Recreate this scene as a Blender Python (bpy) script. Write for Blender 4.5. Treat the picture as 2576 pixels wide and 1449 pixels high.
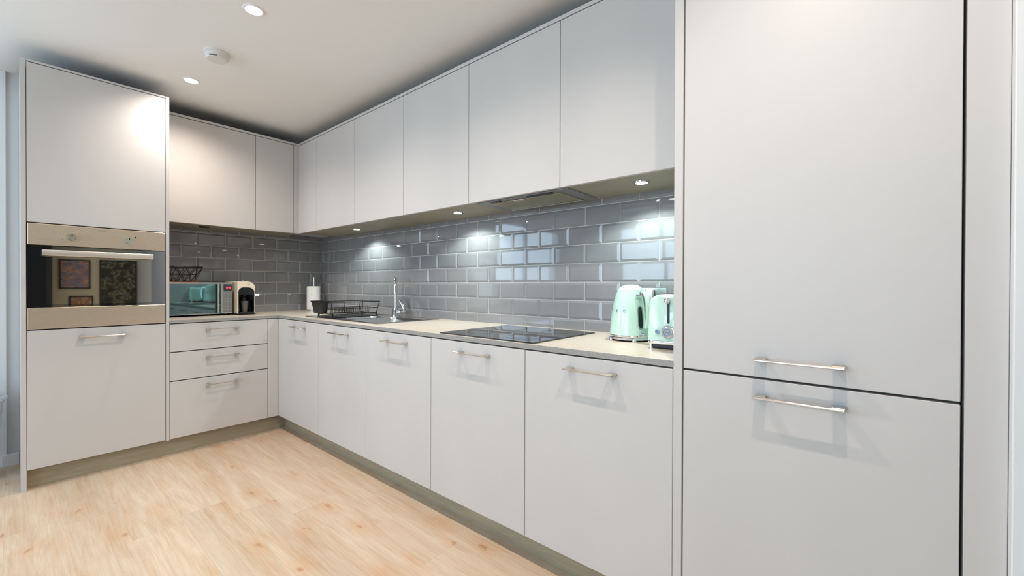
import bpy, bmesh, math, random
from mathutils import Vector, Matrix, Euler
random.seed(7)
for o in list(bpy.data.objects): bpy.data.objects.remove(o)
SC = bpy.context.scene
COL = SC.collection
PI = math.pi

# ------------------------------------------------------------------ camera
CAM_LOC = Vector((-1.9714, -4.1309, 1.1437))
YAW, PITCH, ROLL, FPX = 0.8745, -0.0051, 0.0031, 1053.3
fw = Vector((math.sin(YAW)*math.cos(PITCH), math.cos(YAW)*math.cos(PITCH), math.sin(PITCH)))
rt = Vector((math.cos(YAW), -math.sin(YAW), 0)); up = rt.cross(fw)
rt2 = rt*math.cos(ROLL)+up*math.sin(ROLL); up2 = -rt*math.sin(ROLL)+up*math.cos(ROLL)
cam = bpy.data.cameras.new('camera'); camo = bpy.data.objects.new('camera', cam); COL.objects.link(camo)
M3 = Matrix((rt2, up2, -fw)).transposed()
camo.matrix_world = Matrix.Translation(CAM_LOC) @ M3.to_4x4()
cam.sensor_fit = 'HORIZONTAL'; cam.sensor_width = 36.0; cam.lens = FPX/2576*36.0
cam.clip_start = 0.02
SC.camera = camo

# ------------------------------------------------------------------ exposure, world
SC.view_settings.view_transform = 'Standard'; SC.view_settings.look = 'None'
SC.view_settings.gamma = 1.0; SC.view_settings.use_curve_mapping = False
SC.view_settings.exposure = -0.39
W = bpy.data.worlds.new('daylight'); SC.world = W; W.use_nodes = True
bg = W.node_tree.nodes['Background']
bg.inputs[0].default_value = (0.60, 0.81, 1.0, 1); bg.inputs[1].default_value = 9.6
try:
    SC.cycles.max_bounces = 10; SC.cycles.diffuse_bounces = 7; SC.cycles.glossy_bounces = 5
    SC.cycles.transmission_bounces = 6; SC.cycles.sample_clamp_indirect = 6.0
    SC.cycles.caustics_reflective = False; SC.cycles.caustics_refractive = False
except Exception: pass

# heights and planes (metres)
H = 2.478; WT = 0.906; WB = 0.886; ZB = 0.1137; ZT = 0.8815; UB = 1.596; UT = 2.3646; TOP = 2.385
XB = -0.62; YB = -0.6045; XU = -0.35; YU = -0.3217
XR = -1.3174                      # right edge of the oven unit
DOWNLIGHTS = [(-1.215, -0.765), (-1.215, -1.86), (-1.215, -2.95), (-1.215, -4.04)]
WARM = (1.0, 0.88, 0.785)
DL_POWER = 66.0; UC_POWER = 19.0
WINDOWS = [('y', 0.0, -4.31, -2.54, 1.16, 2.14), ('x', -5.0, -2.4, -0.74, 1.16, 2.25), ('x', -5.0, -4.2, -2.65, 0.3, 2.25)]  # third opening is added out of view, placed and sized for fill light
for n, (ax, pos, a, b, z0, z1) in enumerate(WINDOWS):
    L = bpy.data.lights.new('window_portal', 'AREA'); L.shape = 'RECTANGLE'; L.size = b-a; L.size_y = z1-z0
    L.cycles.is_portal = True
    lo = bpy.data.objects.new('window_portal', L); COL.objects.link(lo)
    if ax == 'y': lo.location = ((a+b)/2, pos+0.02, (z0+z1)/2); lo.rotation_euler = (-PI/2, 0, 0)
    else: lo.location = (pos-0.02, (a+b)/2, (z0+z1)/2); lo.rotation_euler = (PI/2, 0, -PI/2)

# ------------------------------------------------------------------ material helpers
def lin(c):
    c = c/255.0
    return c/12.92 if c <= 0.04045 else ((c+0.055)/1.055)**2.4
def rgb(r, g, b): return (lin(r), lin(g), lin(b), 1)
def mat(name, col, rough=0.5, metal=0.0, spec=0.5, coat=0.0, ior=None, emit=None, estr=0.0, aniso=0.0):
    m = bpy.data.materials.new(name); m.use_nodes = True
    p = m.node_tree.nodes['Principled BSDF']
    p.inputs['Base Color'].default_value = col; p.inputs['Roughness'].default_value = rough
    p.inputs['Metallic'].default_value = metal; p.inputs['Specular IOR Level'].default_value = spec
    p.inputs['Coat Weight'].default_value = coat
    p.inputs['Coat Roughness'].default_value = 0.03
    if ior: p.inputs['IOR'].default_value = ior
    if aniso: p.inputs['Anisotropic'].default_value = aniso
    if emit: p.inputs['Emission Color'].default_value = emit; p.inputs['Emission Strength'].default_value = estr
    return m
class NT:
    def __init__(s, m): s.t = m.node_tree; s.p = s.t.nodes['Principled BSDF']
    def n(s, kind, **kw):
        nd = s.t.nodes.new(kind)
        for k, v in kw.items(): setattr(nd, k, v)
        return nd
    def l(s, a, b): s.t.links.new(a, b)
    def math(s, op, a, b=None, c=None):
        nd = s.n('ShaderNodeMath', operation=op)
        for i, v in enumerate((a, b, c)):
            if v is None: continue
            if hasattr(v, 'is_linked'): s.l(v, nd.inputs[i])
            else: nd.inputs[i].default_value = v
        return nd.outputs[0]
    def mix(s, f, a, b, blend='MIX'):
        nd = s.n('ShaderNodeMix', data_type='RGBA', blend_type=blend)
        for sock, v in ((nd.inputs[0], f), (nd.inputs[6], a), (nd.inputs[7], b)):
            if hasattr(v, 'is_linked'): s.l(v, sock)
            else: sock.default_value = v
        return nd.outputs[2]
    def ramp(s, f, stops):
        nd = s.n('ShaderNodeValToRGB'); s.l(f, nd.inputs[0])
        el = nd.color_ramp.elements
        while len(el) < len(stops): el.new(0.5)
        for e, (p_, c) in zip(el, stops): e.position = p_; e.color = c
        return nd.outputs[0]
def speckle(m, c1, c2, scale=60, amount=1.0, bump=0.0, stretch=(1, 1, 1), rough=None):
    t = NT(m); tc = t.n('ShaderNodeTexCoord'); mp = t.n('ShaderNodeMapping'); mp.inputs['Scale'].default_value = stretch
    t.l(tc.outputs['Object'], mp.inputs[0])
    no = t.n('ShaderNodeTexNoise'); no.inputs['Scale'].default_value = scale; no.inputs['Detail'].default_value = 5
    t.l(mp.outputs[0], no.inputs['Vector'])
    c = t.ramp(no.outputs[0], [(0.3, c1), (0.7, c2)]); t.l(c, t.p.inputs['Base Color'])
    if bump:
        b = t.n('ShaderNodeBump'); b.inputs['Strength'].default_value = bump; b.inputs['Distance'].default_value = 0.002
        t.l(no.outputs[0], b.inputs['Height']); t.l(b.outputs[0], t.p.inputs['Normal'])
    if rough:
        r = t.n('ShaderNodeMapRange'); t.l(no.outputs[0], r.inputs[0]); r.inputs[3].default_value = rough[0]; r.inputs[4].default_value = rough[1]
        t.l(r.outputs[0], t.p.inputs['Roughness'])
    return m

DOOR = speckle(mat('matt_light_grey_door', rgb(205, 202, 199), 0.42, spec=0.35), rgb(197, 194, 192), rgb(201, 198, 196), 3, stretch=(1, 1, 0.3))
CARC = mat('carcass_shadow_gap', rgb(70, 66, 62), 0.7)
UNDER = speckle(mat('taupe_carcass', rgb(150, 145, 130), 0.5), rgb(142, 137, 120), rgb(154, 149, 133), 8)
PLIN = speckle(mat('plinth_grey', rgb(128, 126, 116), 0.38), rgb(150, 140, 120), rgb(166, 155, 133), 6, stretch=(1, 1, 9))
WALL = speckle(mat('painted_wall', rgb(222, 223, 224), 0.6, spec=0.25), rgb(220, 221, 222), rgb(224, 225, 226), 2)
CEIL = speckle(mat('ceiling_paint', rgb(240, 239, 237), 0.75, spec=0.2), rgb(239, 238, 236), rgb(241, 240, 238), 2)
WHITE = mat('white_trim', rgb(232, 233, 234), 0.4)
CREAMWALL = mat('cream_wall', rgb(232, 222, 196), 0.7)
WTOP = speckle(mat('worktop_laminate', rgb(172, 162, 148), 0.32), rgb(200, 188, 174), rgb(214, 204, 191), 90, bump=0.03)
WEDGE = speckle(mat('worktop_edge', rgb(150, 148, 144), 0.45), rgb(142, 140, 137), rgb(158, 156, 152), 120)
TILE = speckle(mat('grey_glazed_tile', rgb(112, 114, 117), 0.035, spec=0.6), rgb(130, 130, 132), rgb(137, 137, 139), 5)
GROUT = mat('grout', rgb(205, 204, 202), 0.8)
STEEL = speckle(mat('brushed_steel', rgb(236, 216, 194), 0.3, 1.0, aniso=0.7), rgb(230, 209, 186), rgb(242, 223, 202), 30, stretch=(1, 1, 25), rough=(0.26, 0.36))
SATIN = mat('satin_handle', rgb(228, 221, 211), 0.3, 0.75)
SINKM = mat('sink_steel', rgb(222, 222, 222), 0.2, 1.0)
CHROME = mat('chrome', rgb(225, 226, 228), 0.07, 1.0)
NICKEL = mat('satin_nickel', rgb(220, 212, 203), 0.16, 1.0)
BLACK = mat('black_plastic', rgb(22, 22, 23), 0.35)
WIRE = mat('black_wire', rgb(18, 18, 19), 0.4)
GLOSSBLK = mat('gloss_black', rgb(10, 10, 11), 0.06, coat=0.6)
HOBG = mat('hob_glass', rgb(13, 13, 15), 0.03, ior=1.75)
MWG = mat('mirror_door_glass', rgb(100, 122, 124), 0.03, 1.0)
OVG = mat('oven_door_glass', rgb(9, 9, 9), 0.03, ior=2.9)
MINT = mat('pastel_green_enamel', rgb(194, 226, 213), 0.12, coat=0.5)
CREAM = mat('cream_plastic', rgb(232, 219, 198), 0.25)
PAPER = speckle(mat('paper_towel', rgb(232, 231, 226), 0.9), rgb(226, 225, 220), rgb(238, 237, 232), 40, bump=0.3)
ORANGE = speckle(mat('orange_cloth', rgb(205, 110, 62), 0.8), rgb(190, 96, 52), rgb(222, 130, 80), 30)
BINM = mat('pale_bin_plastic', rgb(214, 217, 218), 0.35)
BAG = mat('bin_liner', rgb(215, 216, 224), 0.4)
LED = mat('lamp_lens', rgb(255, 250, 240), 0.3, emit=(1, 0.95, 0.88, 1), estr=22)
LEDC = mat('cool_lamp_lens', rgb(250, 255, 250), 0.3, emit=(0.93, 1, 0.96, 1), estr=18)
REDLED = mat('red_display_digits', rgb(255, 60, 70), 0.3, emit=(1, 0.08, 0.1, 1), estr=2.2)
GREYPL = mat('grey_plastic', rgb(120, 122, 124), 0.4)
SCREEN = mat('dark_panel', rgb(58, 60, 68), 0.2)
KEYS = mat('key_marks', rgb(150, 154, 155), 0.4)
DARKWOOD = mat('dark_wood', rgb(28, 26, 27), 0.5)
WINM = mat('window_frame_white', rgb(225, 227, 230), 0.4)
ALARM = mat('alarm_plastic', rgb(222, 220, 216), 0.4)
FILT = speckle(mat('hood_filter', rgb(150, 146, 124), 0.42, 0.35), rgb(140, 136, 114), rgb(160, 156, 134), 300)
BLUEGL = mat('dial_blue', rgb(90, 130, 190), 0.2)
DARKSLOT = mat('dark_slot', rgb(18, 20, 40), 0.4)
WINSTRIP = mat('water_window', rgb(52, 62, 60), 0.15)

def floor_material():
    m = mat('oak_plank_floor', rgb(225, 195, 160), 0.38, spec=0.4); t = NT(m)
    tc = t.n('ShaderNodeTexCoord'); sx = t.n('ShaderNodeSeparateXYZ'); t.l(tc.outputs['Object'], sx.inputs[0])
    w, Lp = 0.185, 1.22
    u = t.math('DIVIDE', t.math('ADD', sx.outputs[0], 10*w+0.70), w)
    cu = t.math('FLOOR', u); fu = t.math('FRACT', u)
    wn = t.n('ShaderNodeTexWhiteNoise', noise_dimensions='1D'); t.l(cu, wn.inputs['W'])
    v = t.math('DIVIDE', t.math('ADD', sx.outputs[1], t.math('MULTIPLY', wn.outputs[0], 3.0)), Lp)
    cv = t.math('FLOOR', v); fv = t.math('FRACT', v)
    cid = t.math('ADD', t.math('MULTIPLY', cu, 17.31), t.math('MULTIPLY', cv, 5.77))
    w2 = t.n('ShaderNodeTexWhiteNoise', noise_dimensions='1D'); t.l(cid, w2.inputs['W'])
    # grain coordinates: shift each plank
    cmb = t.n('ShaderNodeCombineXYZ')
    t.l(t.math('ADD', sx.outputs[0], t.math('MULTIPLY', w2.outputs[0], 31.0)), cmb.inputs[0])
    t.l(t.math('MULTIPLY', sx.outputs[1], 0.12), cmb.inputs[1]); t.l(cid, cmb.inputs[2])
    fine = t.n('ShaderNodeMapping'); fine.inputs['Scale'].default_value = (1.0, 0.32, 1.0); t.l(cmb.outputs[0], fine.inputs[0])
    n1 = t.n('ShaderNodeTexNoise'); n1.inputs['Scale'].default_value = 110; n1.inputs['Detail'].default_value = 6; n1.inputs['Roughness'].default_value = 0.7
    n1.inputs['Distortion'].default_value = 0.5
    t.l(fine.outputs[0], n1.inputs['Vector'])
    n2 = t.n('ShaderNodeTexNoise'); n2.inputs['Scale'].default_value = 13; n2.inputs['Detail'].default_value = 7; n2.inputs['Roughness'].default_value = 0.62
    n2.inputs['Distortion'].default_value = 0.7
    t.l(cmb.outputs[0], n2.inputs['Vector'])
    base = t.ramp(n1.outputs[0], [(0.32, rgb(192, 158, 126)), (0.5, rgb(222, 195, 166)), (0.68, rgb(238, 218, 194))])
    patch = t.ramp(n2.outputs[0], [(0.28, rgb(208, 168, 128)), (0.46, rgb(220, 194, 166)), (0.62, rgb(232, 212, 188)), (0.78, rgb(240, 226, 208))])
    c = t.mix(0.6, base, patch)
    # plank tone
    tone = t.n('ShaderNodeMapRange'); t.l(w2.outputs[0], tone.inputs[0]); tone.inputs[3].default_value = 0.78; tone.inputs[4].default_value = 0.89
    cm = t.n('ShaderNodeCombineXYZ')
    for i in range(3): t.l(tone.outputs[0], cm.inputs[i])
    c = t.mix(1.0, c, cm.outputs[0], 'MULTIPLY')
    # knots
    kc = t.n('ShaderNodeCombineXYZ')
    t.l(t.math('ADD', sx.outputs[0], t.math('MULTIPLY', cid, 0.37)), kc.inputs[0]); t.l(t.math('MULTIPLY', sx.outputs[1], 0.55), kc.inputs[1])
    vo = t.n('ShaderNodeTexVoronoi', voronoi_dimensions='2D'); vo.inputs['Scale'].default_value = 4.2; vo.inputs['Randomness'].default_value = 1.0
    nk = t.n('ShaderNodeTexNoise'); nk.inputs['Scale'].default_value = 16; nk.inputs['Detail'].default_value = 4
    t.l(kc.outputs[0], nk.inputs['Vector'])
    kk = t.mix(0.04, kc.outputs[0], nk.outputs[1], 'LINEAR_LIGHT')
    t.l(kk, vo.inputs['Vector'])
    k1 = t.ramp(vo.outputs['Distance'], [(0.0, (1, 1, 1, 1)), (0.025, (0.75, 0.75, 0.75, 1)), (0.07, (0, 0, 0, 1))])
    keep = t.math('GREATER_THAN', nk.outputs[0], 0.48)
    kf = t.math('MULTIPLY', k1, t.math('MULTIPLY', keep, 0.6))
    c = t.mix(kf, c, rgb(128, 84, 52))
    k2 = t.ramp(vo.outputs['Distance'], [(0.0, (1, 1, 1, 1)), (0.3, (0, 0, 0, 1))])
    c = t.mix(t.math('MULTIPLY', k2, 0.35), c, rgb(205, 140, 84))
    # joints
    e = t.math('MINIMUM', fu, t.math('SUBTRACT', 1.0, fu)); ev = t.math('MINIMUM', fv, t.math('SUBTRACT', 1.0, fv))
    j1 = t.math('LESS_THAN', e, 0.005); j2 = t.math('LESS_THAN', ev, 0.0012)
    j = t.math('MAXIMUM', j1, j2)
    c = t.mix(t.math('MULTIPLY', j, 0.2), c, rgb(150, 110, 76))
    t.l(c, t.p.inputs['Base Color'])
    b = t.n('ShaderNodeBump'); b.inputs['Strength'].default_value = 0.12; b.inputs['Distance'].default_value = 0.001
    t.l(t.math('SUBTRACT', n1.outputs[0], j), b.inputs['Height']); t.l(b.outputs[0], t.p.inputs['Normal'])
    return m
FLOOR = floor_material()

# ------------------------------------------------------------------ mesh helpers
class MB:
    def __init__(s): s.bm = bmesh.new(); s.mats = []
    def mi(s, m):
        if m not in s.mats: s.mats.append(m)
        return s.mats.index(m)
    def _merge(s, b2, m, M=None):
        if M is not None: bmesh.ops.transform(b2, matrix=M, verts=b2.verts)
        i = s.mi(m) if m else 0
        me = bpy.data.meshes.new('tmp')
        for f in b2.faces: f.material_index = i
        b2.to_mesh(me); b2.free(); s.bm.from_mesh(me); bpy.data.meshes.remove(me)
    def box(s, x0, x1, y0, y1, z0, z1, m=None, bev=0.0, seg=1, M=None):
        b = bmesh.new(); bmesh.ops.create_cube(b, size=1)
        bmesh.ops.transform(b, matrix=Matrix.Translation(((x0+x1)/2, (y0+y1)/2, (z0+z1)/2)) @ Matrix.Diagonal((abs(x1-x0), abs(y1-y0), abs(z1-z0), 1)), verts=b.verts)
        if bev: bmesh.ops.bevel(b, geom=list(b.edges), offset=bev, segments=seg, affect='EDGES', profile=0.5)
        s._merge(b, m, M); return s
    def vbox(s, x0, x1, y0, y1, z0, z1, m=None, bev=0.02, seg=5, ebev=0.0, M=None, axis=2):
        """box whose edges along one axis are rounded"""
        b = bmesh.new(); bmesh.ops.create_cube(b, size=1)
        bmesh.ops.transform(b, matrix=Matrix.Translation(((x0+x1)/2, (y0+y1)/2, (z0+z1)/2)) @ Matrix.Diagonal((abs(x1-x0), abs(y1-y0), abs(z1-z0), 1)), verts=b.verts)
        ed = [e for e in b.edges if abs((e.verts[0].co-e.verts[1].co).normalized()[axis]) > 0.9]
        bmesh.ops.bevel(b, geom=ed, offset=bev, segments=seg, affect='EDGES', profile=0.5)
        if ebev:
            ed = [e for e in b.edges if e.calc_face_angle(0) > 1.2]
            bmesh.ops.bevel(b, geom=ed, offset=ebev, segments=3, affect='EDGES', profile=0.5)
        s._merge(b, m, M); return s
    def cyl(s, p0, p1, r0, r1=None, m=None, seg=24, caps=True):
        p0 = Vector(p0); p1 = Vector(p1); r1 = r0 if r1 is None else r1
        b = bmesh.new(); bmesh.ops.create_cone(b, cap_ends=caps, segments=seg, radius1=r0, radius2=r1, depth=(p1-p0).length)
        q = Vector((0, 0, 1)).rotation_difference((p1-p0).normalized())
        s._merge(b, m, Matrix.Translation((p0+p1)/2) @ q.to_matrix().to_4x4()); return s
    def lathe(s, prof, c=(0, 0, 0), m=None, seg=48, M=None, sx=1.0, sy=1.0):
        b = bmesh.new(); rings = []
        for r, z in prof:
            if r < 1e-5: rings.append([b.verts.new((0, 0, z))])
            else: rings.append([b.verts.new((r*sx*math.cos(2*PI*k/seg), r*sy*math.sin(2*PI*k/seg), z)) for k in range(seg)])
        for a, c2 in zip(rings[:-1], rings[1:]):
            for k in range(seg):
                k2 = (k+1) % seg
                if len(a) == 1 and len(c2) == 1: continue
                if len(a) == 1: b.faces.new((a[0], c2[k2], c2[k]))
                elif len(c2) == 1: b.faces.new((a[k], a[k2], c2[0]))
                else: b.faces.new((a[k], a[k2], c2[k2], c2[k]))
        bmesh.ops.recalc_face_normals(b, faces=b.faces)
        T = Matrix.Translation(c)
        s._merge(b, m, T @ M if M is not None else T); return s
    def tube(s, pts, r, m=None, seg=8, closed=False, rs=None):
        pts = [Vector(p) for p in pts]; n = len(pts); b = bmesh.new(); rings = []
        prev = None
        for i, p in enumerate(pts):
            if closed: d = (pts[(i+1) % n]-pts[i-1])
            else: d = pts[min(i+1, n-1)]-pts[max(i-1, 0)]
            d.normalize()
            if prev is None:
                a = Vector((0, 0, 1)) if abs(d.z) < 0.9 else Vector((1, 0, 0))
                u = d.cross(a).normalized()
            else: u = (prev-d*prev.dot(d)).normalized()
            prev = u; v = d.cross(u); rr = rs[i] if rs else r
            rings.append([b.verts.new(p+u*rr*math.cos(2*PI*k/seg)+v*rr*math.sin(2*PI*k/seg)) for k in range(seg)])
        R = rings+[rings[0]] if closed else rings
        for a, c in zip(R[:-1], R[1:]):
            for k in range(seg):
                b.faces.new((a[k], a[(k+1) % seg], c[(k+1) % seg], c[k]))
        if not closed: b.faces.new(rings[0][::-1]); b.faces.new(rings[-1])
        bmesh.ops.recalc_face_normals(b, faces=b.faces)
        s._merge(b, m); return s
    def prism(s, pts2, y0, y1, m=None, M=None, axis='y'):
        """outline given in (a, z), extruded along the third axis"""
        b = bmesh.new()
        def P(a, z, t): return (a, t, z) if axis == 'y' else ((t, a, z) if axis == 'x' else (a, z, t))
        A = [b.verts.new(P(a, z, y0)) for a, z in pts2]; B = [b.verts.new(P(a, z, y1)) for a, z in pts2]
        n = len(pts2); b.faces.new(A); b.faces.new(B[::-1])
        for k in range(n): b.faces.new((A[k], B[k], B[(k+1) % n], A[(k+1) % n]))
        bmesh.ops.recalc_face_normals(b, faces=b.faces)
        s._merge(b, m, M); return s
    def obj(s, name, parent=None, smooth=False, label=None, angle=35):
        me = bpy.data.meshes.new(name); s.bm.to_mesh(me); s.bm.free()
        for m in s.mats: me.materials.append(m)
        if smooth:
            for p in me.polygons: p.use_smooth = True
            me.set_sharp_from_angle(angle=math.radians(angle))
        o = bpy.data.objects.new(name, me); COL.objects.link(o)
        if parent: o.parent = parent; o.matrix_parent_inverse = Matrix.Translation(parent_loc(parent)).inverted()
        if label: o['label'] = label
        return o
def parent_loc(o):
    v = Vector(o.location)
    return v + parent_loc(o.parent) if (o.parent and o.type == 'EMPTY') else v
def thing(name, label, cat, loc, group=None):
    o = bpy.data.objects.new(name, None); COL.objects.link(o); o.location = loc; o.empty_display_size = 0.05
    o['label'] = label; o['category'] = cat
    if group: o['group'] = group
    return o
def tag(o, label, cat, group=None):
    o['label'] = label; o['category'] = cat
    if group: o['group'] = group
    return o
def struct(o): o['kind'] = 'structure'; return o

# ------------------------------------------------------------------ the room
struct(MB().box(-5.2, 0.2, -6.4, 0.2, -0.1, 0, FLOOR).obj('floor'))
struct(MB().box(-5.2, 0.2, -6.4, 0.2, H, H+0.1, CEIL).obj('ceiling'))
def wall_with_holes(ax, pos0, pos1, lo, hi, holes, m, name):
    """wall slab; holes = (a, b, z0, z1) sorted along the wall"""
    g = MB()
    def bx(a, b, z0, z1):
        if b-a < 1e-4 or z1-z0 < 1e-4: return
        if ax == 'y': g.box(a, b, pos0, pos1, z0, z1, m)
        else: g.box(pos0, pos1, a, b, z0, z1, m)
    c = lo
    for a, b, z0, z1 in sorted(holes):
        bx(c, a, 0, H); bx(a, b, 0, z0); bx(a, b, z1, H); c = b
    bx(c, hi, 0, H)
    return struct(g.obj(name))
wall_with_holes('y', 0.009, 0.2, -5.2, 0.2, [w[2:] for w in WINDOWS if w[0] == 'y'], WALL, 'wall_back')
wall_with_holes('x', -5.2, -5.0, -6.2, 0.009, [w[2:] for w in WINDOWS if w[0] == 'x'], WALL, 'wall_left')
g = MB().box(0.009, 0.2, -6.4, 0.009, 0, H, WALL)
g.box(-0.645, 0.009, -6.2, -4.371, 0, H, WALL, bev=0.002)
struct(g.obj('wall_right'))
struct(MB().box(-5.2, 0.2, -6.4, -6.2, 0, H, CREAMWALL).obj('wall_front'))
struct(MB().box(-2.62, -1.99, -0.012, 0.009, 0.0, H, WHITE, bev=0.003).obj('trim_1'))
struct(MB().box(-1.99, -1.9395, -0.028, 0.009, 0, 0.073, WHITE, bev=0.002).box(-2.012, -1.991, -0.028, -0.0125, 0, 0.073, WHITE, bev=0.002).obj('baseboard_back'))
for n, (ax, pos, a, b, z0, z1) in enumerate(WINDOWS):
    wroot = bpy.data.objects.new('window_%d' % (n+1), None); COL.objects.link(wroot); struct(wroot)
    f = MB(); t = 0.055; k = 2
    def fb(u0, u1, v0, v1):
        if ax == 'y': f.box(u0, u1, pos+0.03, pos+0.09, v0, v1, WINM, bev=0.004)
        else: f.box(pos-0.09, pos-0.03, u0, u1, v0, v1, WINM, bev=0.004)
    fb(a, b, z0, z0+t); fb(a, b, z1-t, z1)
    for i in range(k+1):
        c = a+(b-a-t)*i/k; fb(c, c+t, z0, z1)
    if n == 0: wroot.location = ((a+b)/2, pos, z0)
    else: wroot.location = (pos, (a+b)/2, z0)
    f.obj('window_frame', wroot)

# ------------------------------------------------------------------ handles and doors
def handle_mesh(g, along, cx, face, z, L=0.2, out=-1):
    """bar handle with block feet; along = 'x' or 'y', face = plane of the door, out = outward sign"""
    so = 0.034*out; t = 0.009
    def bx(a0, a1, d0, d1, z0, z1, bev=0.0015):
        if along == 'x': g.box(cx+a0, cx+a1, face+d0, face+d1, z0, z1, NICKEL, bev)
        else: g.box(face+d0, face+d1, cx+a0, cx+a1, z0, z1, NICKEL, bev)
    for s in (-1, 1):
        a0, a1 = (s*L/2, s*(L/2-0.028)); a0, a1 = min(a0, a1), max(a0, a1)
        bx(a0, a1, min(0, so), max(0, so), z-t*0.5, z+t*0.5)
    bx(-L/2, L/2, min(so, so-0.009*(-out)) if out < 0 else so-0.009, so if out < 0 else so, z-t*0.36, z+t*0.36, 0.002)
    return g
def door_panel(parent, along, a0, a1, face, z0, z1, handle_z=None, name='door', th=0.019, gap=0.0015, hc=None, label=None):
    g = MB()
    if along == 'x': g.box(a0+gap, a1-gap, face, face+th, z0+gap, z1-gap, DOOR, bev=0.0012)
    else: g.box(face, face+th, a0+gap, a1-gap, z0+gap, z1-gap, DOOR, bev=0.0012)
    d = g.obj(name, parent, label=label)
    if handle_z is not None:
        h = handle_mesh(MB(), along, (a0+a1)/2 if hc is None else hc, face+0.0003, handle_z)
        ho = h.obj('handle', d)
    return d
def carcass(parent, x0, x1, y0, y1, z0, z1, m=CARC): return MB().box(x0, x1, y0, y1, z0, z1, m).obj('carcass', parent)
D = 0.021  # carcass starts behind the door

# ---- tall oven unit
t = thing('tall_oven_cabinet', 'tall matt light grey cabinet housing the built-in steel oven', 'cabinet', (XR-0.3, -0.3, 0))
MB().box(XR-0.6+0.001, XR-0.001, YB+D, 0.0, ZB+0.002, 0.8885, CARC).box(XR-0.6+0.001, XR-0.001, YB+D, 0.0, 1.4885, 2.372, CARC)\
    .box(XR-0.6+0.001, XR-0.001, -0.04, 0.0, 0.8885, 1.4885, CARC).obj('carcass', t)
MB().box(XR-0.6-0.021, XR-0.6-0.001, YB, 0.005, 0.0, TOP, DOOR, bev=0.001).obj('side_panel', t)
MB().box(XR+0.001, XR+0.0195, YB, 0.0, ZB-0.005, TOP, DOOR, bev=0.001).obj('side_panel', t)
MB().box(XR-0.6, XR, YB, YB+0.019, 2.3735, TOP, DOOR, bev=0.001).obj('top_panel', t)
door_panel(t, 'x', XR-0.6, XR, YB, 1.4885, 2.3705)
door_panel(t, 'x', XR-0.6, XR, YB, ZB, 0.8875, 0.835)

# ---- built-in oven
ov = thing('oven', 'built-in stainless steel oven with two round knobs and black glass door', 'oven', (XR-0.3, YB, 0.892))
ox0, ox1 = XR-0.597, XR-0.003
oz = dict(b=0.8925, s=1.0145, g=1.3615, t=1.4845)
MB().box(ox0, ox1, YB-0.0015, YB+0.02, 1.3645, oz['t'], STEEL, bev=0.002).obj('control_panel', ov)
cav = MB()
cx0, cx1, cz0, cz1 = ox0+0.07, ox1-0.07, 1.03, 1.31
yb0, yb1 = YB+0.022, -0.08
cav.box(ox0, ox1, yb0, yb1, 0.9, cz0, BLACK).box(ox0, ox1, yb0, yb1, cz1, 1.48, BLACK).box(ox0, cx0, yb0, yb1, cz0, cz1, BLACK).box(cx1, ox1, yb0, yb1, cz0, cz1, BLACK).box(ox0, ox1, yb1, yb1+0.02, 0.9, 1.48, GREYPL)
cav.obj('oven_cavity', ov)
RACK = mat('warm_rack_wire', rgb(222, 150, 90), 0.3, 1.0)
for rz in (1.168, 1.055):
    r = MB()
    r.tube([(cx0, yb0+0.03, rz), (cx1, yb0+0.03, rz)], 0.003, RACK, 6); r.tube([(cx0, yb1-0.02, rz), (cx1, yb1-0.02, rz)], 0.003, RACK, 6)
    for i in range(15):
        x = cx0+(cx1-cx0)*(i+0.5)/15; r.tube([(x, yb0+0.03, rz), (x, yb1-0.02, rz)], 0.0015, RACK, 4)
    r.obj('oven_rack', ov)
# door: black glass with a see-through middle
def glass_mix(name, refl, tint, trans):
    m = bpy.data.materials.new(name); m.use_nodes = True; T = m.node_tree; T.nodes.remove(T.nodes['Principled BSDF'])
    out = T.nodes['Material Output']; gl = T.nodes.new('ShaderNodeBsdfGlossy'); gl.inputs['Roughness'].default_value = 0.02
    gl.inputs['Color'].default_value = (1, 0.93, 0.8, 1)
    tr = T.nodes.new('ShaderNodeBsdfTransparent'); tr.inputs[0].default_value = tint
    df = T.nodes.new('ShaderNodeBsdfDiffuse'); df.inputs[0].default_value = (0.012, 0.012, 0.012, 1)
    m1 = T.nodes.new('ShaderNodeMixShader'); m1.inputs[0].default_value = trans; T.links.new(df.outputs[0], m1.inputs[1]); T.links.new(tr.outputs[0], m1.inputs[2])
    fr = T.nodes.new('ShaderNodeFresnel'); fr.inputs[0].default_value = refl
    m2 = T.nodes.new('ShaderNodeMixShader'); T.links.new(fr.outputs[0], m2.inputs[0]); T.links.new(m1.outputs[0], m2.inputs[1]); T.links.new(gl.outputs[0], m2.inputs[2])
    T.links.new(m2.outputs[0], out.inputs[0]); return m
OVWIN = glass_mix('oven_window_glass', 4.6, (0.5, 0.45, 0.4, 1), 0.6)
dr = MB()
dr.box(ox0, cx0, YB-0.0015, YB+0.018, oz['s'], oz['g'], OVG).box(cx1, ox1, YB-0.0015, YB+0.018, oz['s'], oz['g'], OVG)
dr.box(cx0, cx1, YB-0.0015, YB+0.018, cz1, oz['g'], OVG)
dr.box(cx0, cx1, YB-0.0015, YB+0.018, oz['s'], cz0, OVG)
dr.box(cx0, cx1, YB-0.0015, YB+0.003, cz0, cz1, OVWIN)
do = dr.obj('oven_door', ov)
MB().box(ox0, ox1, YB-0.002, YB+0.018, oz['b'], oz['s']-0.0005, STEEL, bev=0.0015).obj('lower_trim', do, label='stainless strip along the foot of the oven door')
hb = MB().vbox(-1.862, -1.388, YB-0.056, YB-0.040, 1.304, 1.337, SATIN, bev=0.003, seg=3, axis=0)
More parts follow.
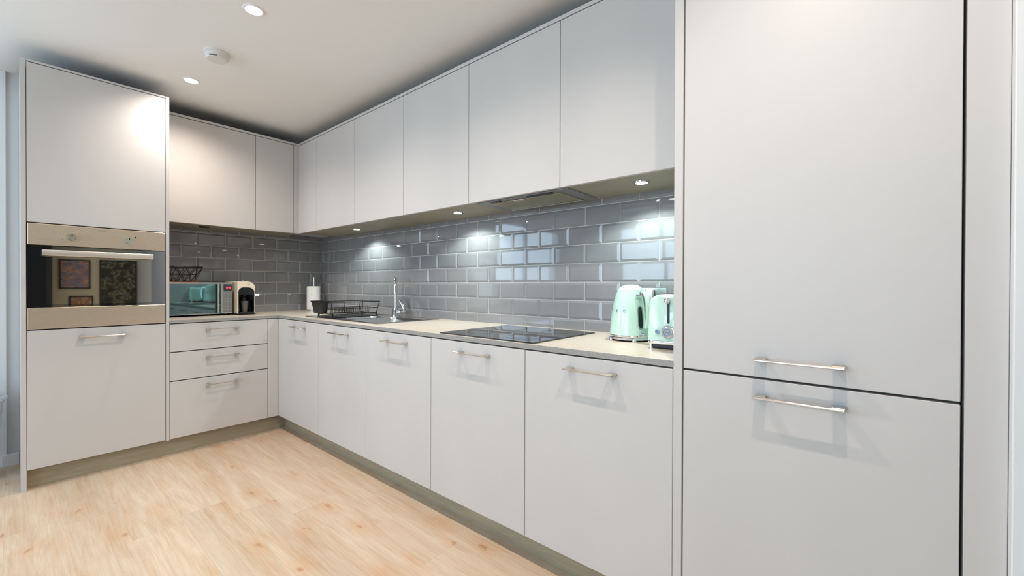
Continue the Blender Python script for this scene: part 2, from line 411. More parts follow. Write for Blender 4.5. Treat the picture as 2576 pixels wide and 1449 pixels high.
for x in (-1.835, -1.415): hb.box(x-0.011, x+0.011, YB-0.042, YB-0.001, 1.311, 1.330, BLACK)
hb.obj('handle', do, smooth=True)
for kx in (-1.745, -1.4985):
    k = MB().cyl((kx, YB-0.001, 1.4165), (kx, YB-0.009, 1.4165), 0.023, 0.022, CHROME, 32).cyl((kx, YB-0.009, 1.4165), (kx, YB-0.027, 1.4165), 0.018, 0.0165, CHROME, 32)
    k.box(kx-0.002, kx+0.002, YB-0.029, YB-0.02, 1.420, 1.433, BLACK)
    k.obj('knob', ov, smooth=True)
MB().cyl((-1.468, YB-0.0012, 1.442), (-1.468, YB-0.004, 1.442), 0.004, m=BLACK).obj('indicator_lamp', ov)
MB().cyl((-1.783, YB-0.0012, 1.400), (-1.783, YB-0.0025, 1.400), 0.003, m=GREYPL).obj('control_mark', ov)
MB().box(-1.634, -1.602, YB-0.0022, YB-0.001, 1.4655, 1.4715, GREYPL).obj('maker_badge', ov)

# ---- drawer unit (left run)
x0 = XR+0.02
t = thing('drawer_cabinet', 'light grey base cabinet with three handled drawers beside the tall oven unit', 'cabinet', (x0+0.3, -0.3, 0))
carcass(t, x0+0.001, x0+0.599, YB+D, 0.0, ZB+0.002, WB-0.001)
for a, b, hz in ((0.6935, ZT, 0.835), (0.4995, 0.6905, 0.640), (ZB, 0.4965, 0.447)):
    door_panel(t, 'x', x0, x0+0.6, YB, a, b, hz, 'drawer')
# ---- corner base unit with blind fillers
XC = x0+0.6; Y0 = -0.6714
t = thing('corner_base_cabinet', 'narrow plain light grey filler panels in the inner corner of the base cabinets', 'cabinet', (-0.3, -0.3, 0))
carcass(t, XC+0.001, 0.0, YB+D, 0.0, ZB+0.002, WB-0.001)
MB().box(XC+0.0015, XB+0.0001, YB, YB+0.019, ZB+0.0015, ZT, DOOR, bev=0.001).obj('filler_panel', t)
MB().box(XB, XB+0.019, Y0+0.0015, YB-0.0004, ZB+0.0015, ZT, DOOR, bev=0.001).obj('filler_panel', t)
# ---- long run of five base cabinets
BL = ['light grey base cabinet nearest the inner corner, below the dish rack',
      'light grey base cabinet second from the inner corner, below the sink drainer end',
      'light grey base cabinet third from the inner corner, between sink and hob',
      'light grey base cabinet directly below the black hob',
      'light grey base cabinet below the kettle and toaster, next to the fridge housing']
for k in range(5):
    b, a = Y0-0.6*k, Y0-0.6*(k+1)
    t = thing('base_cabinet', BL[k], 'cabinet', (-0.3, (a+b)/2, 0), 'base cabinets of the long run')
    if k in (1, 2): MB().box(XB+D, 0.0, a+0.001, b-0.001, ZB+0.002, 0.68, CARC).box(XB+D, XB+D+0.016, a+0.001, b-0.001, 0.68, WB-0.001, CARC).obj('carcass', t)
    else: carcass(t, XB+D, 0.0, a+0.001, b-0.001, ZB+0.002, WB-0.001)
    door_panel(t, 'y', a, b, XB, ZB, ZT, 0.836, hc=(a+b)/2-0.006)
YP = Y0-3.0
# ---- fridge housing
t = thing('fridge_housing_cabinet', 'full-height light grey double-door fridge housing at the right', 'cabinet', (-0.3, YP-0.33, 0))
MB().box(XB, 0.0, YP-0.0275, YP, ZB, H-0.003, DOOR, bev=0.001).obj('side_panel', t)
yf = YP-0.030
carcass(t, XB+D, 0.0, yf-0.6, yf, ZB+0.002, 2.44)
door_panel(t, 'y', yf-0.6, yf, XB, 0.8870, 2.40, 0.941, hc=-4.001)
door_panel(t, 'y', yf-0.6, yf, XB, ZB, 0.8835, 0.837, hc=-4.001)
MB().box(XB, XB+0.019, yf-0.6, yf, 2.403, H-0.003, DOOR, bev=0.001).obj('top_panel', t)
MB().box(XB, 0.0, -4.370, yf-0.6-0.0045, 0.0, H-0.003, DOOR, bev=0.001).obj('side_panel', t)

# ---- plinths
tag(MB().box(XR-0.6, -0.55, YB+0.05, YB+0.066, 0.0, ZB-0.007, PLIN).obj('plinth'), 'beige-grey plinth board at floor level below the oven unit and drawers', 'plinth')
tag(MB().box(-0.55, -0.534, -4.29, YB+0.05, 0.0, ZB-0.001, PLIN).obj('plinth'), 'dark grey plinth board at floor level below the long run of cabinets', 'plinth')

# ---- worktop (with a cut-out for the sink)
SX0, SX1, SY0, SY1 = -0.548, -0.05, -1.87, -0.90
g = MB(); xe = XB-0.0
def wt(x0_, x1_, y0_, y1_): g.box(x0_, x1_, y0_, y1_, WB, WT, WTOP)
wt(XR+0.0205, XB+0.002, YB, -0.0005)
wt(XB+0.002, -0.0005, SY1-0.012, -0.0005); wt(XB+0.002, -0.0005, YP+0.001, SY0+0.012)
wt(XB+0.002, SX0+0.012, SY0+0.012, SY1-0.012); wt(SX1-0.012, -0.0005, SY0+0.012, SY1-0.012)
wo = tag(g.obj('worktop'), 'L-shaped beige-grey laminate worktop running along both walls', 'worktop')
MB().box(XB-0.0005, XB+0.002, YP+0.001, YB, WB, WT, WEDGE).box(XR+0.0205, XB-0.0005, YB-0.0025, YB, WB, WT, WEDGE).obj('edge_strip', wo, label='grey front edge strip')

# ---- wall cabinets
def uppers_along_y(a, b, label, first=False):
    t = thing('wall_cabinet', label, 'cabinet', (-0.175, (a+b)/2, UB), 'wall cabinets on the right wall')
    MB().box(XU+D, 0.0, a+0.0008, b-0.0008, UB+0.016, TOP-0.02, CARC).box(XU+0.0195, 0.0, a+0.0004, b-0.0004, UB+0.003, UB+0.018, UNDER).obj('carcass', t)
    door_panel(t, 'y', a, b, XU, UB, UT)
    return t
uy = -0.6603
UL = ['light grey wall cabinet second from the corner on the right wall',
      'light grey wall cabinet over the sink tap, third door from the corner',
      'light grey wall cabinet between the sink cabinet and the hood cabinet',
      'light grey wall cabinet holding the extractor over the hob',
      'light grey wall cabinet over the kettle, next to the fridge housing']
uppers_along_y(uy, YU-0.001, 'narrow light grey wall cabinet at the inner corner on the right wall')
for k in range(5):
    a = uy-0.6*(k+1)
    uppers_along_y(max(a, YP+0.001), uy-0.6*k, UL[k])
t = thing('wall_cabinet', 'wide light grey wall cabinet over the microwave, beside the tall oven unit', 'cabinet', (-0.98, -0.15, UB), 'wall cabinets on the back wall')
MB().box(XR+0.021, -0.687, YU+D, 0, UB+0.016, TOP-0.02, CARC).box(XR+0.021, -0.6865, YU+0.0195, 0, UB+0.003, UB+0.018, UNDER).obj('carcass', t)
door_panel(t, 'x', -1.2865, -0.686, YU, UB, UT)
MB().box(XR+0.021, -1.2867, YU, YU+0.019, UB+0.0015, UT, DOOR).obj('filler_panel', t)
t = thing('wall_cabinet', 'narrow light grey wall cabinet on the back wall next to the inner corner', 'cabinet', (-0.5, -0.15, UB), 'wall cabinets on the back wall')
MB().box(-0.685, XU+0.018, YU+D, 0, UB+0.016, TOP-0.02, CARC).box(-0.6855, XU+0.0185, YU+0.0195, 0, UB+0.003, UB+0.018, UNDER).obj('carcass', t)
door_panel(t, 'x', -0.686, -0.388, YU, UB, UT)
MB().box(-0.3865, XU-0.0002, YU, YU+0.019, UB+0.0015, UT, DOOR).obj('filler_panel', t)
g = MB().box(XR+0.021, XU+0.019, YU, YU+0.019, UT+0.003, TOP, DOOR).box(XU, XU+0.019, YP+0.001, YU, UT+0.003, TOP, DOOR)
tag(g.obj('cornice_board'), 'thin light grey board running along the top of the wall cabinets', 'trim')

# ------------------------------------------------------------------ tiled splashbacks
def splash(name, axis, lo, hi, z0, z1, off_even, off_odd, label):
    g = MB(); mt = g.mi(TILE); mg = g.mi(GROUT); bm = g.bm
    step, gz, zr = 0.2012, 0.0016, 0.964
    def P(a, d, z): return (d, a, z) if axis == 'y' else (a, d, z)
    def quad(v, mi):
        f = bm.faces.new([bm.verts.new(p) for p in v]); f.material_index = mi
    # grout bed
    dg = 0.0040
    if axis == 'y': b = [P(lo, dg, z0), P(hi, dg, z0), P(hi, dg, z1), P(lo, dg, z1)]
    else: b = [P(lo, dg, z0), P(hi, dg, z0), P(hi, dg, z1), P(lo, dg, z1)]
    quad(b, mg)
    quad([P(lo, 0.009, z0), P(hi, 0.009, z0), P(hi, 0.009, z1), P(lo, 0.009, z1)], mg)
    k0 = int(math.floor((z0-zr)/0.1005))
    r = k0
    while zr+r*0.1005 < z1-0.005:
        za, zb = zr+r*0.1005, zr+(r+1)*0.1005
        off = off_even if (r % 2 == 0) else off_odd
        n0 = int(math.floor((lo-off)/step))
        n = n0
        while off+n*step < hi-0.002:
            a, c = off+n*step, off+(n+1)*step
            ta, tb = random.uniform(-1, 1)*0.0010, random.uniform(-1, 1)*0.0010   # tilt across the tile
            A0, A1, Z0, Z1 = a+gz, c-gz, za+gz, zb-gz
            bv = 0.013; i0, i1, j0, j1 = A0+bv, A1-bv, Z0+bv*0.9, Z1-bv*0.9
            cl = lambda x: min(max(x, lo), hi); cz = lambda z: min(max(z, z0), z1)
            ctr = (a+c)/2; cc = (za+zb)/2
            dep = lambda u, w, base: base+ta*(u-ctr)/0.1*0.5+tb*(w-cc)/0.05*0.25
            cut = lambda v: [P(cl(u), d, cz(w)) for u, w, d in v]
            o = [(A0, Z0), (A1, Z0), (A1, Z1), (A0, Z1)]; i = [(i0, j0), (i1, j0), (i1, j1), (i0, j1)]
            if A1 <= lo or A0 >= hi: n += 1; continue
            O = [(u, w, dep(u, w, 0.0030)) for u, w in o]; I = [(u, w, dep(u, w, 0.0)) for u, w in i]
            full = A0 >= lo and A1 <= hi and Z0 >= z0 and Z1 <= z1
            if full:
                vo = [bm.verts.new(P(u, d, w)) for u, w, d in O]; vi = [bm.verts.new(P(u, d, w)) for u, w, d in I]
                vb = [bm.verts.new(P(u, 0.005, w)) for u, w in o]
                fs = [vi]+[[vo[q], vo[(q+1) % 4], vi[(q+1) % 4], vi[q]] for q in range(4)]+[[vb[q], vb[(q+1) % 4], vo[(q+1) % 4], vo[q]] for q in range(4)]
                for f in fs:
                    ff = bm.faces.new(f); ff.material_index = mt
            else:
                b2 = bmesh.new()
                vo = [b2.verts.new(P(u, d, w)) for u, w, d in O]; vi = [b2.verts.new(P(u, d, w)) for u, w, d in I]
                b2.faces.new(vi)
                for q in range(4): b2.faces.new([vo[q], vo[(q+1) % 4], vi[(q+1) % 4], vi[q]])
                ai = 1 if axis == 'y' else 0
                def vec(i_, s): v = [0, 0, 0]; v[i_] = s; return v
                def co(i_, s): v = [0, 0, 0]; v[i_] = s; return v
                for (ax_, val, sgn) in ((ai, lo, -1), (ai, hi, 1), (2, z0, -1), (2, z1, 1)):
                    geo = list(b2.verts)+list(b2.edges)+list(b2.faces)
                    if geo: bmesh.ops.bisect_plane(b2, geom=geo, plane_co=co(ax_, val), plane_no=vec(ax_, sgn), clear_outer=True)
                if b2.faces: g._merge(b2, TILE)
                else: b2.free()
            n += 1
        r += 1
    # make all faces look into the room
    want = Vector((-1, 0, 0)) if axis == 'y' else Vector((0, -1, 0))
    bm.normal_update()
    for f in bm.faces:
        if f.normal.dot(want) < -0.01: f.normal_flip()
    o = g.obj(name)
    return tag(o, label, 'splashback')
splash('tiled_splashback', 'y', YP+0.0005, 0.0, WT, UB+0.02, -2.285, -1.984, 'glossy grey metro tile splashback behind the sink and hob')
splash('tiled_splashback', 'x', XR+0.0205, 0.0, WT, UB+0.02, -0.305, -0.404, 'glossy grey metro tile splashback behind the microwave and coffee machine')

# ------------------------------------------------------------------ lamps
DLL = ['recessed round ceiling downlight nearer the inner corner, just below the smoke alarm in the picture',
       'recessed round ceiling downlight near the top edge of the picture, above the smoke alarm',
       'recessed round ceiling downlight above the middle of the room, outside the picture',
       'recessed round ceiling downlight above the fridge front, outside the picture']
def spot(name, loc, power, col, angle, blend, radius, parent=None):
    L = bpy.data.lights.new(name, 'SPOT'); L.energy = power; L.color = col; L.spot_size = angle; L.spot_blend = blend; L.shadow_soft_size = radius
    o = bpy.data.objects.new(name, L); COL.objects.link(o)
    if parent: o.parent = parent; o.location = Vector(loc)-Vector(parent.location)
    else: o.location = loc
    return o
for (x, y), lab in zip(DOWNLIGHTS, DLL):
    t = thing('ceiling_downlight', lab, 'lamp', (x, y, H), 'ceiling downlights')
    MB().lathe([(0.035, 0.0), (0.036, -0.004), (0.042, -0.005), (0.046, -0.002), (0.046, 0.0)], (x, y, H), WHITE).obj('trim_ring', t, smooth=True)
    MB().lathe([(0.0, -0.0035), (0.036, -0.0035), (0.036, 0.0)], (x, y, H), LED).obj('lens', t, smooth=True)
    spot('downlight_light', (x, y, H-0.012), DL_POWER, WARM, math.radians(147), 1.0, 0.016, t)
UCL = [(-0.18, -1.00, 'small round lamp under the wall cabinets, over the dish rack'),
       (-0.188, -2.20, 'small round lamp under the wall cabinets, left of the extractor'),
       (-0.205, -3.39, 'small round lamp under the wall cabinets, over the kettle')]
for x, y, lab in UCL:
    t = thing('under_cabinet_lamp', lab, 'lamp', (x, y, UB+0.003), 'under-cabinet lamps')
    MB().lathe([(0.026, 0.0), (0.026, -0.005), (0.033, -0.005), (0.034, 0.0)], (x, y, UB+0.003), CHROME).obj('trim_ring', t, smooth=True)
    MB().lathe([(0.0, -0.0045), (0.026, -0.0045), (0.026, 0.0)], (x, y, UB+0.003), LEDC).obj('lens', t, smooth=True)
    spot('cabinet_light', (x, y, UB-0.008), UC_POWER, (0.86, 1.0, 0.97), math.radians(142), 0.35, 0.02, t)
x, y = -1.005, -0.19
t = thing('under_cabinet_lamp', 'unlit round lamp fitting under the wall cabinet above the microwave', 'lamp', (x, y, UB+0.003), 'under-cabinet lamps')
MB().lathe([(0.026, 0.0), (0.026, -0.008), (0.033, -0.008), (0.034, 0.0)], (x, y, UB+0.003), BLACK).obj('trim_ring', t, smooth=True)
MB().lathe([(0.0, -0.006), (0.026, -0.006), (0.026, 0.0)], (x, y, UB+0.003), CHROME).obj('lens', t, smooth=True)

# ---- extractor hood in the underside
t = thing('extractor_hood', 'slim built-in extractor with a mesh grease filter under the wall cabinet above the hob', 'extractor hood', (-0.19, -2.79, UB))
zz = UB+0.0028
MB().box(-0.322, -0.045, -3.085, -2.50, zz-0.006, zz, GREYPL, bev=0.001).obj('housing', t)
MB().box(-0.285, -0.085, -3.02, -2.56, zz-0.010, zz-0.006, FILT, bev=0.001).obj('grease_filter', t)
MB().box(-0.082, -0.074, -3.03, -2.55, zz-0.013, zz-0.006, CHROME).obj('trim_bar', t)
MB().box(-0.290, -0.262, -2.80, -2.73, zz-0.013, zz-0.010, STEEL).obj('filter_catch', t)
MB().box(-0.318, -0.300, -2.99, -2.84, zz-0.011, zz-0.006, BLACK).obj('control_strip', t)
MB().box(-0.318, -0.300, -2.66, -2.60, zz-0.011, zz-0.006, BLACK).obj('switch', t)

# ---- smoke alarm
t = thing('smoke_alarm', 'round white smoke alarm on the ceiling between the downlights', 'smoke alarm', (-1.21, -1.275, H))
MB().lathe([(0.0, 0), (0.062, 0.0), (0.064, -0.010), (0.058, -0.014), (0.056, -0.014), (0.055, -0.034), (0.048, -0.042), (0.0, -0.044)], (-1.21, -1.275, H), ALARM).obj('body', t, smooth=True)
g = MB()
for k in range(16):
    if k not in (10, 11): continue
    a0 = 2*PI*k/16
    c, s = math.cos(a0), math.sin(a0)
    M = Matrix.Translation((-1.21+0.054*c, -1.275+0.054*s, H-0.0355)) @ Matrix.Rotation(a0, 4, 'Z')
    g.box(-0.004, 0.0015, -0.0105, 0.0105, -0.003, 0.003, GREYPL, M=M)
g.obj('vent_slots', t)

# ------------------------------------------------------------------ sink, tap, rack
def sink():
    t = thing('sink', 'stainless steel inset sink with one and a half bowls and drainer', 'sink', ((SX0+SX1)/2, (SY0+SY1)/2, WT))
    z = WT+0.0012
    bowls = [(-0.505, -0.155, -1.83, -1.47, 0.17), (-0.46, -0.20, -1.435, -1.29, 0.11)]
    g = MB()
    # deck as strips around the bowls and the drainer
    th = 0.0035
    def dk(a, b, c, d, zt=z): g.box(a, b, c, d, zt-th+0.0, zt+0.0015, SINKM)
    dk(SX0, bowls[0][0], SY0, SY1); dk(bowls[0][1], SX1, SY0, SY1)
    dk(bowls[0][0], bowls[0][1], SY0, -1.83); dk(bowls[0][0], bowls[0][1], -1.47, -1.435)
    dk(bowls[0][0], -0.46, -1.435, -1.29); dk(-0.20, bowls[0][1], -1.435, -1.29); dk(bowls[0][0], bowls[0][1], -1.29, SY1)
    # raised rim
    rim = [(SX0+0.006, SY0+0.006), (SX1-0.006, SY0+0.006), (SX1-0.006, SY1-0.006), (SX0+0.006, SY1-0.006)]
    g.tube([(a, b, z+0.0015) for a, b in rim], 0.004, SINKM, 8, closed=True)
    for k in range(9):
        x = -0.47+k*0.036; g.tube([(x, -1.24, z+0.0015), (x, -0.95, z+0.0015)], 0.0028, SINKM, 8)
    g.obj('drainer_deck', t, smooth=True)
    for (a, b, c, d, dp) in bowls:
        w = MB(); bm = w.bm; w.mi(SINKM)
        def ring(ins, zz, r):
            v = []
            for cx_, cy_, a0 in ((b-ins-r, d-ins-r, 0), (a+ins+r, d-ins-r, PI/2), (a+ins+r, c+ins+r, PI), (b-ins-r, c+ins+r, 1.5*PI)):
                for k in range(5):
                    an = a0+k*PI/8; v.append(bm.verts.new((cx_+r*math.cos(an), cy_+r*math.sin(an), zz)))
            return v
        R = [ring(-0.012, z+0.003, 0.03), ring(0.0, z+0.0035, 0.04), ring(0.004, z-0.01, 0.04), ring(0.012, z-dp+0.03, 0.045), ring(0.035, z-dp, 0.05)]
        for p, q in zip(R[:-1], R[1:]):
            n = len(p)
            for k in range(n): bm.faces.new((p[k], q[k], q[(k+1) % n], p[(k+1) % n]))
        bm.faces.new(R[-1])
        w.cyl(((a+b)/2, (c+d)/2, z-dp), ((a+b)/2, (c+d)/2, z-dp+0.003), 0.028, m=CHROME)
        w.obj('bowl', t, smooth=True)
sink()
TX, TY = -0.085, -1.392
t = thing('kitchen_tap', 'tall chrome swan-neck kitchen tap standing behind the sink', 'tap', (TX, TY, WT+0.003))
z0 = WT+0.003
d = Vector((-0.57, -0.82, 0)).normalized()
MB().lathe([(0.0, 0), (0.027, 0), (0.027, 0.006), (0.022, 0.010), (0.021, 0.05), (0.022, 0.055), (0.020, 0.062), (0.0, 0.064)], (TX, TY, z0), CHROME).obj('base', t, smooth=True)
pts = [Vector((TX, TY, z0+0.06)), Vector((TX, TY, z0+0.20))]
zc = z0+0.215
for k in range(0, 13):
    a = PI*k/12; pts.append(Vector((TX, TY, zc))+d*(0.085*(1-math.cos(a)))+Vector((0, 0, 0.075*math.sin(a))))
pts.append(Vector((TX, TY, zc-0.025))+d*0.17)
MB().tube(pts, 0.0105, CHROME, 16).cyl(pts[-1]+Vector((0, 0, -0.006)), pts[-1]+Vector((0, 0, 0.045)), 0.0165, 0.0155, CHROME).obj('spout', t, smooth=True)
lv = Vector((0.35, -0.94, 0)).normalized()
p = Vector((TX, TY, z0+0.035))
MB().cyl(p, p+lv*0.045, 0.015, 0.015, CHROME).cyl(p+lv*0.040, p+lv*0.052, 0.018, 0.016, CHROME).tube([p+lv*0.048, p+lv*0.080+Vector((0, 0, 0.008)), p+lv*0.068+Vector((0, 0, 0.045)), p+lv*0.040+Vector((0, 0, 0.085))], 0.006, CHROME, 12, rs=[0.008, 0.013, 0.017, 0.009]).obj('lever', t, smooth=True)

def dish_rack():
    zb = WT+0.008
    A, B, C, Dd = -0.53, -0.145, -1.27, -1.03        # x0 x1 y0 y1 at the top rim
    t = thing('dish_rack', 'black wire dish rack standing on the sink drainer', 'dish rack', (-0.34, -1.15, zb))
    g = MB(); r = 0.0016
    top = zb+0.108; bot = zb+0.02; ins = 0.018
    T = [(A, C), (B, C), (B, Dd), (A, Dd)]; Bt = [(A+ins, C+ins), (B-ins, C+ins), (B-ins, Dd-ins), (A+ins, Dd-ins)]
    g.tube([(x, y, top) for x, y in T], 0.003, WIRE, 8, closed=True)
    g.tube([(x, y, bot) for x, y in Bt], 0.0028, WIRE, 8, closed=True)
    md = zb+0.06
    Md = [((a+c)/2, (b+d_)/2) for (a, b), (c, d_) in zip(T, Bt)]
    g.tube([(x, y, md) for x, y in Md], 0.0022, WIRE, 6, closed=True)
    for (a, b), (c, d_) in zip(T, Bt): g.tube([(a, b, top), (c, d_, bot)], 0.003, WIRE, 8)
    mx = 0.58
    for (i, j) in ((0, 1), (3, 2)):
        a = Vector((*T[i], top)).lerp(Vector((*T[j], top)), mx); b = Vector((*Bt[i], bot)).lerp(Vector((*Bt[j], bot)), mx)
        g.tube([a, b], 0.003, WIRE, 8)
    # cross wires and short plate prongs
    n = 12
    for k in range(n+1):
        f = k/n
        a = Vector((*Bt[0], bot)).lerp(Vector((*Bt[1], bot)), f); b = Vector((*Bt[3], bot)).lerp(Vector((*Bt[2], bot)), f)
        if k not in (0, n):
            g.tube([a, b], r, WIRE, 6)
            for q in (0.28, 0.62):
                c0 = a.lerp(b, q); g.tube([c0, c0+Vector((0.003, 0.0, 0.044)), c0+Vector((0.003, 0.022, 0.046)), c0+Vector((0, 0.024, 0))], r, WIRE, 6)
    g.obj('wire_frame', t, smooth=True)
    for k, (x, y) in enumerate(Bt):
        MB().cyl((x, y, zb), (x, y, bot+0.006), 0.0055, 0.0065, BLACK, 12).obj('foot', t, smooth=True)
    # tray under the rack
    MB().vbox(A+0.0, B+0.005, C+0.01, Dd-0.01, zb-0.0025, zb-0.0003, BLACK, bev=0.02).obj('drip_tray', t)
    # cutlery cup hanging on the near-left end
    cx_, cy_ = A-0.012, -1.132
    c = MB(); bm = c.bm; c.mi(BLACK)
    def ring(w, h, zz): return [bm.verts.new((cx_+w*sx_, cy_+h*sy_, zz)) for sx_, sy_ in ((-1, -1), (1, -1), (1, 1), (-1, 1))]
    R = [ring(0.017, 0.060, zb+0.03), ring(0.025, 0.082, zb+0.108), ring(0.029, 0.088, zb+0.108), ring(0.029, 0.088, zb+0.117), ring(0.023, 0.079, zb+0.117), ring(0.015, 0.056, zb+0.034)]
    bm.faces.new(R[0][::-1])
    for p, q in zip(R[:-1], R[1:]):
        for k in range(4): bm.faces.new((p[k], p[(k+1) % 4], q[(k+1) % 4], q[k]))
    bm.faces.new(R[-1])
    c.obj('cutlery_cup', t, label='black plastic cutlery cup')
dish_rack()

# ---- paper towel on its stand
px_, py_ = -0.133, -0.15
t = thing('paper_towel_holder', 'slim metal upright paper towel stand in the worktop corner', 'paper towel holder', (px_, py_, WT))
MB().lathe([(0, 0.0005), (0.062, 0.0005), (0.062, 0.006), (0.02, 0.009), (0, 0.009)], (px_, py_, WT), CHROME).obj('base', t, smooth=True)
MB().cyl((px_, py_, WT+0.008), (px_, py_, WT+0.312), 0.008, m=NICKEL).cyl((px_, py_, WT+0.31), (px_, py_, WT+0.318), 0.010, 0.007, m=NICKEL).obj('rod', t, smooth=True)
g = MB().lathe([(0.019, 0.0), (0.055, 0.0), (0.055, 0.218), (0.019, 0.218), (0.019, 0.0)], (px_, py_, WT+0.0098), PAPER)
pr = tag(g.obj('paper_towel_roll', smooth=True), 'white paper towel roll on the upright stand in the worktop corner', 'paper towel')
# loose sheet edge
bm = MB(); bb = bm.bm; bm.mi(PAPER)
prev = None
for k in range(6):
    a = math.radians(215-k*9); rr = 0.0555+0.0016*k
    v = [bb.verts.new((px_+rr*math.cos(a), py_+rr*math.sin(a), WT+0.0098+zz)) for zz in (0.004, 0.216)]
    if prev: bb.faces.new((prev[0], v[0], v[1], prev[1]))
    prev = v
bm.obj('loose_sheet', pr)

# ---- hob
t = thing('hob', 'black glass induction hob set flush on the worktop', 'hob', (-0.34, -2.81, WT))
MB().box(-0.602, -0.085, -3.10, -2.515, WT+0.0004, WT+0.0055, HOBG, bev=0.0012).obj('glass_top', t)
RING = mat('hob_mark', rgb(26, 26, 28), 0.15)
for cx_, cy_, r in ((-0.22, -2.66, 0.09), (-0.22, -2.95, 0.07), (-0.46, -2.66, 0.07), (-0.46, -2.95, 0.09)):
    MB().lathe([(r, 0.0056), (r, 0.0059), (r+0.0012, 0.0059), (r+0.0012, 0.0056)], (cx_, cy_, WT), RING, seg=64).obj('cooking_zone', t)
# ------------------------------------------------------------------ microwave, basket, mat, coffee machine
mx0, mx1, my0, my1, mz0, mz1 = -1.288, -0.846, -0.30, -0.02, WT+0.012, 1.1625
t = thing('microwave', 'silver microwave with mirrored door and red lit display beside the tall unit', 'microwave', (-1.067, -0.16, WT))
MB().box(mx0, mx1, my0+0.022, my1, mz0, mz1, GREYPL, bev=0.004, seg=2).obj('case', t, smooth=True)
d_ = MB().box(mx0, -0.926, my0, my0+0.02, mz0+0.002, mz1-0.001, MWG, bev=0.0015)
dd = d_.obj('door', t, label='mirror-like dark glass door')
SILV = mat('silver_paint', rgb(176, 178, 178), 0.3, 0.7)
MB().box(mx0, -0.9265, my0-0.0012, my0, mz1-0.012, mz1-0.001, SILV).obj('top_trim', dd)
MB().box(mx0, -0.9265, my0-0.0012, my0, mz0+0.002, mz0+0.008, SILV).obj('bottom_trim', dd)
h = MB().cyl((-0.948, my0-0.030, mz0+0.012), (-0.948, my0-0.030, mz1-0.012), 0.0065, m=NICKEL)
for zz in (mz0+0.03, mz1-0.03): h.cyl((-0.948, my0-0.030, zz), (-0.948, my0, zz), 0.004, m=CHROME)
h.obj('handle', dd, smooth=True)
cp = MB().box(-0.9245, mx1, my0, my0+0.02, mz0+0.002, mz1-0.001, SILV, bev=0.0015).obj('control_panel', t)
MB().box(-0.908, -0.848, my0-0.0008, my0, mz0+0.012, mz1-0.012, GREYPL).obj('keypad_plate', cp)
MB().box(-0.906, -0.850, my0-0.0014, my0-0.0008, mz1-0.065, mz1-0.014, SCREEN).obj('display_window', cp)
g = MB()
def seg7(g, ch, x, z, w, h_, y, m):
    S = {'0': 'abcdef', '1': 'bc', '2': 'abged', '3': 'abgcd', '4': 'fgbc', '5': 'afgcd', '8': 'abcdefg'}[ch]; tt = 0.0016
    R = dict(a=(0, w, h_-tt, h_), d=(0, w, 0, tt), g=(0, w, h_/2-tt/2, h_/2+tt/2), f=(0, tt, h_/2, h_), e=(0, tt, 0, h_/2), b=(w-tt, w, h_/2, h_), c=(w-tt, w, 0, h_/2))
    for k in S:
        a, b, c, d = R[k]; g.box(x+a, x+b, y-0.0006, y, z+c, z+d, m)
for ch, x in zip('1240', (-0.8935, -0.8845, -0.8735, -0.8645)): seg7(g, ch, x, mz1-0.046, 0.0065, 0.013, my0-0.0015, REDLED)
g.box(-0.8768, -0.8752, my0-0.0021, my0-0.0015, mz1-0.043, mz1-0.041, REDLED).box(-0.8768, -0.8752, my0-0.0021, my0-0.0015, mz1-0.038, mz1-0.036, REDLED)
g.obj('display_digits', cp, label='red lit digits')
for r in range(7):
    for c in range(3):
        x = -0.898+c*0.020; z = mz1-0.086-r*0.0205
        MB().box(x-0.005, x+0.005, my0-0.0016, my0-0.0008, z-0.003, z+0.003, KEYS).obj('button', cp)
for x in (mx0+0.03, mx1-0.03):
    for y in (my0+0.04, my1-0.03): MB().cyl((x, y, WT), (x, y, mz0), 0.012, m=BLACK).obj('foot', t)

def wire_basket():
    c = (-1.147, -0.165); zb = mz1+0.006; R1, R0, hh = 0.140, 0.084, 0.112
    t = thing('wire_basket', 'black geometric wire fruit basket on top of the microwave', 'basket', (c[0], c[1], zb))
    g = MB(); n = 12
    def P(k, r, z, off=0): a = 2*PI*(k+off)/n; return Vector((c[0]+r*math.cos(a), c[1]+r*math.sin(a), zb+z))
    g.tube([P(k, R1, hh) for k in range(n)], 0.003, WIRE, 8, closed=True)
    g.tube([P(k, R0, 0.0) for k in range(n)], 0.0025, WIRE, 8, closed=True)
    mid = [P(k, (R1+R0)/2, hh*0.5, 0.5) for k in range(n)]
    for k in range(n):
        for q in (0, 1):
            g.tube([P((k+q) % n, R1, hh), mid[k]], 0.002, WIRE, 6); g.tube([P((k+q) % n, R0, 0), mid[k]], 0.002, WIRE, 6)
        g.tube([mid[k], mid[(k+1) % n]], 0.0018, WIRE, 6)
    for k in range(6): g.tube([P(k, R0, 0), P(k+6, R0, 0)], 0.002, WIRE, 6)
    g.obj('wire_mesh', t, smooth=True)
wire_basket()
tag(MB().vbox(-1.285, -1.035, -0.27, -0.06, mz1+0.0003, mz1+0.0032, ORANGE, bev=0.03).obj('table_mat'), 'orange mat lying on the microwave below the wire basket', 'mat')

